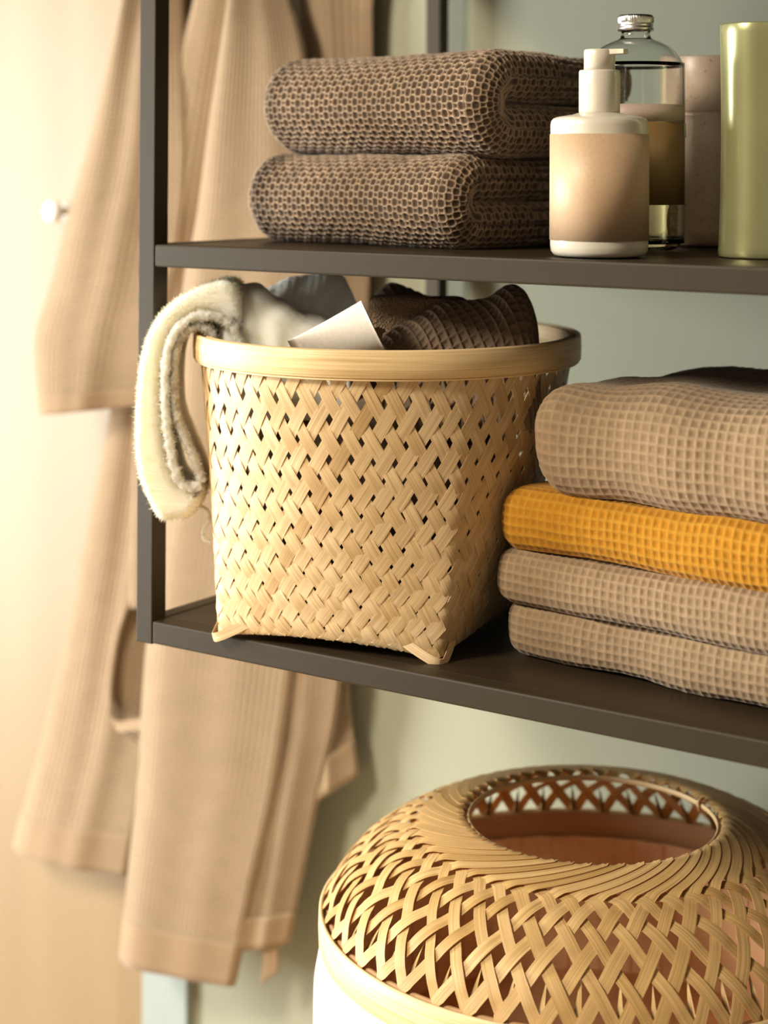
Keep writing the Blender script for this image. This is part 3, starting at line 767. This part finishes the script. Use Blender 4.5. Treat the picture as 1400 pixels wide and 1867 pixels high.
liq = [(0, .0024), (Rg*.70-.002, .0026)]+[(r-.0019, z) for r, z in opd if .005 < z < zl]+[(Rg-.0019, zl), (0, zl)]
lathe('liquid', [(max(r, 0), max(z, .0024)) for r, z in liq], (gc[0], gc[1], H), M['liquid'], gb, 64)
aL = math.atan2(-Fz[1], -Fz[0])
lathe('label', [(Rg+.0001, zz(372)), (Rg+.0004, zz(372)), (Rg+.0004, zz(224)), (Rg+.0001, zz(224))], (gc[0], gc[1], H), M['label_brown'], gb, 48, True, aL-1.3, aL+1.22)['label'] = 'brown paper label'
lathe('label_band', [(Rg+.0001, zz(223.5)), (Rg+.0004, zz(223.5)), (Rg+.0004, zz(192)), (Rg+.0001, zz(192))], (gc[0], gc[1], H), M['label_pink'], gb, 48, True, aL-1.3, aL+1.22)['label'] = 'pale top band of the label'
lathe('label_tab', [(Rg+.0005, zz(251)), (Rg+.0009, zz(251)), (Rg+.0009, zz(225)), (Rg+.0005, zz(225))], (gc[0], gc[1], H), M['lining'], gb, 10, True, aL+1.14, aL+1.5)['label'] = 'small white tab'
rc = 32*k
nrib = 60
t = np.arange(nrib*4)/(nrib*4)*2*PI
rows = [(rc*.2, zz(27)), (rc*.90, zz(27.2)), (rc*.98, zz(29)), (rc, zz(32)), (rc, zz(41)), (rc*.965, zz(42.5)), (rc, zz(44.5)), (rc, zz(46)), (rc*.96, zz(47.5)), (rc*1.0, zz(49.5)), (rc*1.04, zz(56)), (rc*.9, zz(56.3))]
V = []
for r, z in rows:
    rib = .022*rc*np.sign(np.sin(t*nrib)) if zz(42) < z < zz(30) else 0*t
    V.append(np.stack([gc[0]+(r+rib)*np.cos(t), gc[1]+(r+rib)*np.sin(t), np.full(len(t), H+z)], 1))
npmesh('cap', np.vstack(V), [tuple(f) for f in gridf(len(rows), len(t), False, True)]+[tuple(range(len(t)))], M['silver'], gb, None)['label'] = 'ribbed silver screw cap'

# speckled stoneware canister
cc = on_z(1292, 447, H); d = depth(cc); k = d/F; Rc = 84*k
zz = lambda y: (447-y)*k
cn = empty('stoneware_canister', (cc[0], cc[1], H), 'speckled beige stoneware canister behind the glass bottle and the olive container', 'canister')
lathe('body', dense([(0, .0003), (Rc*.80, .0003), (Rc*.92, .003), (Rc*.98, .009), (Rc, .016), (Rc, zz(260)), (Rc, zz(210)), (Rc*.985, zz(206.5)), (0, zz(206))], 50), (cc[0], cc[1], H), M['speckle'], cn, 64)
lathe('lid', [(0, zz(205)), (Rc*.985, zz(205)), (Rc, zz(203)), (Rc*1.0, zz(150)), (Rc*.995, zz(108)), (Rc*.975, zz(105)), (Rc*.92, zz(106)), (0, zz(110))], (cc[0], cc[1], H), M['speckle'], cn, 64)

# olive lacquered container at the right
vc0 = on_z(1301, 471, H)
vx = np.array([math.cos(math.radians(18)), math.sin(math.radians(18)), 0]); vy = np.array([-vx[1], vx[0], 0])
vw, vd, vr, vh = .15, .105, .030, .1655
def rrect(w, dd, r, n=10):
    pts = []
    for (cx, cy, a0) in ((w-r, r, -90), (w-r, dd-r, 0), (r, dd-r, 90), (r, r, 180)):
        for q in range(n+1):
            a = math.radians(a0+90*q/n); pts.append((cx+r*math.cos(a), cy+r*math.sin(a)))
    return np.array(pts)
ct = empty('olive_container', tuple(vc0+vx*vw/2+vy*vd/2), 'tall glossy olive green lacquered container at the end of the upper shelf', 'container')
ro = rrect(vw, vd, vr); cen = np.array([vw/2, vd/2])
V = []; lev = [(0, .985), (.0012, .996), (.004, 1.0)]+[(vh*q, 1.0-.012*q-.02*math.sin(PI*q)) for q in np.linspace(.05, .96, 12)]+[(vh-.001, .987), (vh, .982), (vh, .955), (vh-.004, .95), (.006, .95)]
for z, s in lev:
    for p in ro:
        q = cen+(p-cen)*s; V.append(vc0+vx*q[0]+vy*q[1]+ez*z)
n = len(ro)
npmesh('body', np.array(V), [tuple(f) for f in gridf(len(lev), n, False, True)]+[tuple(range(n)), tuple((len(lev)-1)*n+j for j in range(n))], M['vase'], ct, None)

# ------------------------------------------------------------------ woven dome basket below
DC = np.array([.2925, .1935]); RB = .2120; RO = .1020; ZB = -.222; ZO = -.150
lb = empty('laundry_basket', (DC[0], DC[1], -.70), 'round bamboo laundry basket with a lattice dome and a wide open mouth', 'basket')
ND = 50
rw = np.array([.024, .021, .0195, .018, .016, .0085]+[.0045]*8)
rs = np.r_[0, np.cumsum(rw)]; rs /= rs[-1]
def prof_pt(q):
    """q 0 (band) .. 1 (mouth edge), >1 turns down inside"""
    a = np.clip(q, 0, 1)*PI/2
    t_ = np.clip(q, 0, 1)
    r = RO+(RB-RO)*(.68*np.cos(a)+.32*(1-t_)); z = ZB+(ZO-ZB)*(.74*np.sin(a)+.26*t_)
    ex = np.clip(q-1, 0, None)
    r = r-.004*np.sin(np.clip(ex*30, 0, PI/2)); z = z-ex*.16
    return r, z
# quarter curve reparameterised by arc length
qq = np.linspace(0, 1, 400); rr_, zz_ = prof_pt(qq); al = np.r_[0, np.cumsum(np.hypot(np.diff(rr_), np.diff(zz_)))]; al /= al[-1]
def dome(th, s):
    q = np.where(s <= 1, np.interp(s, al, qq), s)
    r, z = prof_pt(q)
    return np.stack([DC[0]+r*np.cos(th), DC[1]+r*np.sin(th), z], -1)
for fam in (1, -1):
    for i in range(ND):
        rmax = 14.15 if fam == 1 else 6.5
        r = np.linspace(-.35, rmax, 76)
        s = np.interp(r, np.arange(15), rs); s = np.where(r > 14, 1+(r-14)*.05, s); s = np.where(r < 0, r*.02, s)
        jit = rng.normal(0, .06)
        th = 2*PI*(i+jit+fam*r/2)/ND
        P = dome(th, np.maximum(s, 0)); P[:, 2] += np.minimum(s, 0)*.2
        n = surf_normal(dome, th, np.clip(s, .02, .98), 2e-3)
        if n[30, 2] < 0: n = -n
        close = np.clip((r-4.5)/1.7, 0, 1)
        off = .0011*fam*sq_wave(np.cos(PI*r))*(1-close)
        off = off+(.0012*close if fam == 1 else -.0014*close)
        Wd = np.full(len(r), .0094*rng.normal(1, .06))*(1+.10*close)
        tilt = None
        if fam == 1: tilt = -.12*close
        strip_mesh('strip', P+n*off[:, None], n, Wd, .00042, M['bamboo_gold'], lb, tilt, (dome, th, s, off, -.02, 1.2))
mh = hoop('mouth_hoop', RO-.0050, RO-.0026, ZO-.0062, ZO-.0018, DC, M['bamboo_rim'], lb, 96)
tie_a = math.atan2(*( (on_z(1285, 1458, ZO)[:2]-DC)[::-1]))
tp = [np.r_[DC+np.array([math.cos(tie_a), math.sin(tie_a)])*rad, z] for rad, z in ((RO-.0050, ZO-.008), (RO-.0062, ZO-.004), (RO-.0052, ZO-.0002), (RO-.001, ZO+.0016))]
tube('tie', tp, .0016, M['bamboo_gold'], lb, 20, 8)
hoop('band', RB+.0010, RB+.0042, ZB-.026, ZB+.001, DC, M['bamboo_rim'], lb, 160)
hoop('inner_band', RB-.0055, RB-.0018, ZB-.028, ZB+.0005, DC, M['bamboo_in'], lb, 128)
# slatted body wall below the band: staves side by side
NS = 90
for i in range(NS):
    a0 = 2*PI*(i-.02)/NS; a1 = 2*PI*(i+1.02)/NS
    bulge = .0012*(i % 2)
    pr = [(RB-.010-bulge, -.697), (RB-.007-bulge, -.697), (RB-.007-bulge, ZB-.020), (RB-.010-bulge, ZB-.020)]
    V = []
    for a in (a0, (a0+a1)/2, a1):
        for rr2, z in pr: V.append((DC[0]+rr2*math.cos(a), DC[1]+rr2*math.sin(a), z))
    Fq = [tuple(f) for f in gridf(3, 4, False, True)]+[(0, 1, 2, 3), (11, 10, 9, 8)]
    uv = np.array([(v[2], math.atan2(v[1]-DC[1], v[0]-DC[0])*RB) for v in V])
    npmesh('stave', np.array(V), Fq, M['basket_inner'], lb, uv, False)
lathe('bottom', [(0, -.368), (RB-.011, -.368), (RB-.011, -.360), (0, -.360)], (DC[0], DC[1], 0), M['basket_inner'], lb, 64)  # added bottom, raised well above the foot to bounce light inside
# white cotton lining turned out over the body below the band
nl_, ml_ = 160, 30
V = []; UV = []
for i in range(nl_):
    a = 2*PI*i/nl_
    for j in range(ml_):
        q = j/(ml_-1); z = ZB-.0265-q*.20
        r = RB+.0012+.0045*math.sin(min(q*6, 1)*PI/2)+.0030*math.sin(a*23+q*5+math.sin(a*7)*2)*min(1, q*3)-.004*q
        V.append((DC[0]+r*math.cos(a), DC[1]+r*math.sin(a), z)); UV.append((a*RB, z))
lo = npmesh('fabric_liner', np.array(V), gridf(nl_, ml_, True, False), M['lining'], lb, np.array(UV))
lo['label'] = 'white cotton liner turned down below the band'
sm = lo.modifiers.new('s', 'SOLIDIFY'); sm.thickness = .0015; sm.offset = -1

# ------------------------------------------------------------------ bathrobe on the wall
rb = empty('bathrobe', (-.30, .40, -.52), 'beige waffle cotton bathrobe hanging on the wall left of the shelf unit', 'bathrobe')
def drape(name, Y, left, right, mat, folds=(), thick=.022, nz=120, nu=72, seed=0, hem=None, hem_mat=None):
    """left/right edge polylines in the picture laid on the vertical plane y=Y, closed flattened cross-section with vertical folds"""
    Lp = smooth_path([on_y(x, y, Y) for x, y in left], nz); Rp = smooth_path([on_y(x, y, Y) for x, y in right], nz)
    a = np.arange(nu)*2*PI/nu
    q = (1-np.cos(a))/2
    fr = np.where(np.sin(a) > 0, np.sin(a), 0); bk_ = np.where(np.sin(a) < 0, -np.sin(a), 0)
    t = np.linspace(0, 1, nz)
    Wd = np.linalg.norm(Rp-Lp, axis=1)
    V = Lp[:, None, :]+(Rp-Lp)[:, None, :]*q[None, :, None]
    rise = np.sqrt(np.clip(1-(1-np.clip(q/.26, 0, 1))**2, 0, 1)); fall = 1-.85*np.clip((q-.26)/.74, 0, 1)**1.1
    edge = np.clip((1-q)/.03, 0, 1)**.5
    prof = -thick*1.5*np.where(np.sin(a) > 1e-6, rise*fall*edge, 0)[None, :]*np.ones((nz, 1))+.003*np.sqrt(bk_)[None, :]
    for c, amp, wd, drift in folds:
        cc2 = c+drift*t
        prof = prof-(amp*np.exp(-((q[None, :]-cc2[:, None])/wd)**2))*np.sqrt(fr)[None, :]
    V[..., 1] += prof
    V[..., 1] += .0025*vnoise(V/.09, seed)
    UA = np.repeat(q[None, :], nz, 0)*Wd.mean(); UB = np.repeat(V[:, :1, 2], nu, 1)
    Fq = [tuple(f) for f in gridf(nz, nu, False, True)]+[tuple(range(nu)), tuple((nz-1)*nu+j for j in range(nu))[::-1]]
    o = npmesh(name, V.reshape(-1, 3), Fq, mat, rb, np.stack([UA.ravel(), UB.ravel()], -1))
    if hem:
        k0 = int(nz*(1-hem)); V2 = V[k0:].copy()
        c = V2.mean(1, keepdims=True); V2[..., 1] += np.where(fr > 0.02, -.0016, .0010)[None, :]
        dx = (V2[..., 0]-c[..., 0]); V2[..., 0] = c[..., 0]+dx*1.006
        m2 = nz-k0
        V2[-1, :, 2] -= .001
        Fq = [tuple(f) for f in gridf(m2, nu, False, True)]+[tuple(range(nu)), tuple((m2-1)*nu+j for j in range(nu))[::-1]]
        npmesh('hem', V2.reshape(-1, 3), Fq, hem_mat or M['robe_hem'], rb, np.stack([UA[k0:].ravel(), UB[k0:].ravel()], -1))
    return o
R_ = M['robe']
drape('right_sleeve', .432, [(535, -80), (545, 0), (556, 110), (590, 540), (600, 1000), (592, 1240), (585, 1457)], [(690, -80), (680, 0), (677, 110), (672, 540), (655, 1000), (636, 1240), (653, 1412)], R_,
      [(.5, .004, .12, 0)], .012, seed=1, hem=.05)
drape('left_back', .425, [(250, 500), (240, 600), (213, 745), (165, 1000), (95, 1300), (35, 1530)], [(345, 500), (340, 600), (330, 745), (315, 1000), (285, 1300), (238, 1592)], R_,
      [(.35, .004, .12, .1), (.75, .006, .10, -.1)], .020, seed=2, hem=.07)
drape('right_front', .415, [(430, 250), (445, 500), (450, 900), (470, 1240), (460, 1500), (432, 1718)], [(575, 250), (602, 500), (632, 900), (624, 1245), (582, 1450), (530, 1716)], R_,
      [(.30, .004, .10, 0), (.65, .004, .12, .05)], .018, seed=3, hem=.05)
drape('left_collar', .415, [(290, -80), (282, 0), (276, 200), (262, 500), (258, 900), (255, 1100)], [(400, -80), (385, 0), (350, 200), (340, 500), (335, 900), (330, 1100)], R_,
      [(.5, .004, .15, 0)], .020, seed=4)
drape('lapel', .405, [(382, -80), (368, 0), (325, 175), (311, 350), (300, 560), (296, 900)], [(480, -80), (460, 0), (440, 175), (410, 350), (380, 560), (350, 900)], R_,
      [(.5, .003, .2, 0)], .018, seed=5)
drape('front_panel', .392, [(458, -80), (440, 0), (409, 150), (369, 400), (346, 530), (324, 800), (306, 960), (280, 1180), (262, 1400), (245, 1600), (234, 1722)],
      [(518, -80), (533, 0), (560, 120), (580, 400), (578, 530), (565, 800), (560, 960), (543, 1180), (510, 1400), (470, 1600), (430, 1793)], R_,
      [(.30, .003, .16, .05), (.70, .003, .14, .0)], .024, 160, 90, 6, hem=.045)
drape('left_sleeve', .385, [(266, -80), (250, 0), (205, 170), (160, 330), (118, 480), (83, 600), (87, 680), (97, 750)], [(335, -80), (335, 0), (345, 170), (345, 330), (330, 480), (305, 600), (280, 680), (262, 737)], R_,
      [(.30, .004, .10, .1), (.62, .006, .10, -.05)], .026, seed=7, hem=.05)
drape('belt_tail', .405, [(484, 1700), (480, 1740), (474, 1797)], [(503, 1700), (505, 1740), (506, 1772)], M['robe_hem'], (), .004, 20, 16, 8)
P = smooth_path([on_y(x, y, .398) for x, y in ((262, 1040), (240, 1085), (218, 1150), (205, 1230), (203, 1290), (214, 1322), (245, 1322), (290, 1316))], 40)
n = np.tile(np.array([-.75, -.6, 0.1]), (40, 1)); n /= np.linalg.norm(n, axis=1)[:, None]
strip_mesh('belt_loop', P, n, np.full(40, .012), .003, M['robe_hem'], rb)
# the hook that carries it, above the frame
hk = empty('wall_hook', (-.23, WY, .66), 'dark metal wall hook above the bathrobe', 'hook')
box('plate', (-.245, WY-.004, .62), (-.215, WY+.001, .70), M['metal'], hk, .001)
tube('prong', [(-.23, WY-.003, .66), (-.23, WY-.03, .65), (-.23, WY-.055, .645), (-.23, WY-.062, .67)], .005, M['metal'], hk, 24, 10)
drape('neck', .41, [(300, -330), (292, -200), (285, -60)], [(470, -330), (520, -200), (560, -60)], R_, (), .03, 40, 40, 9)
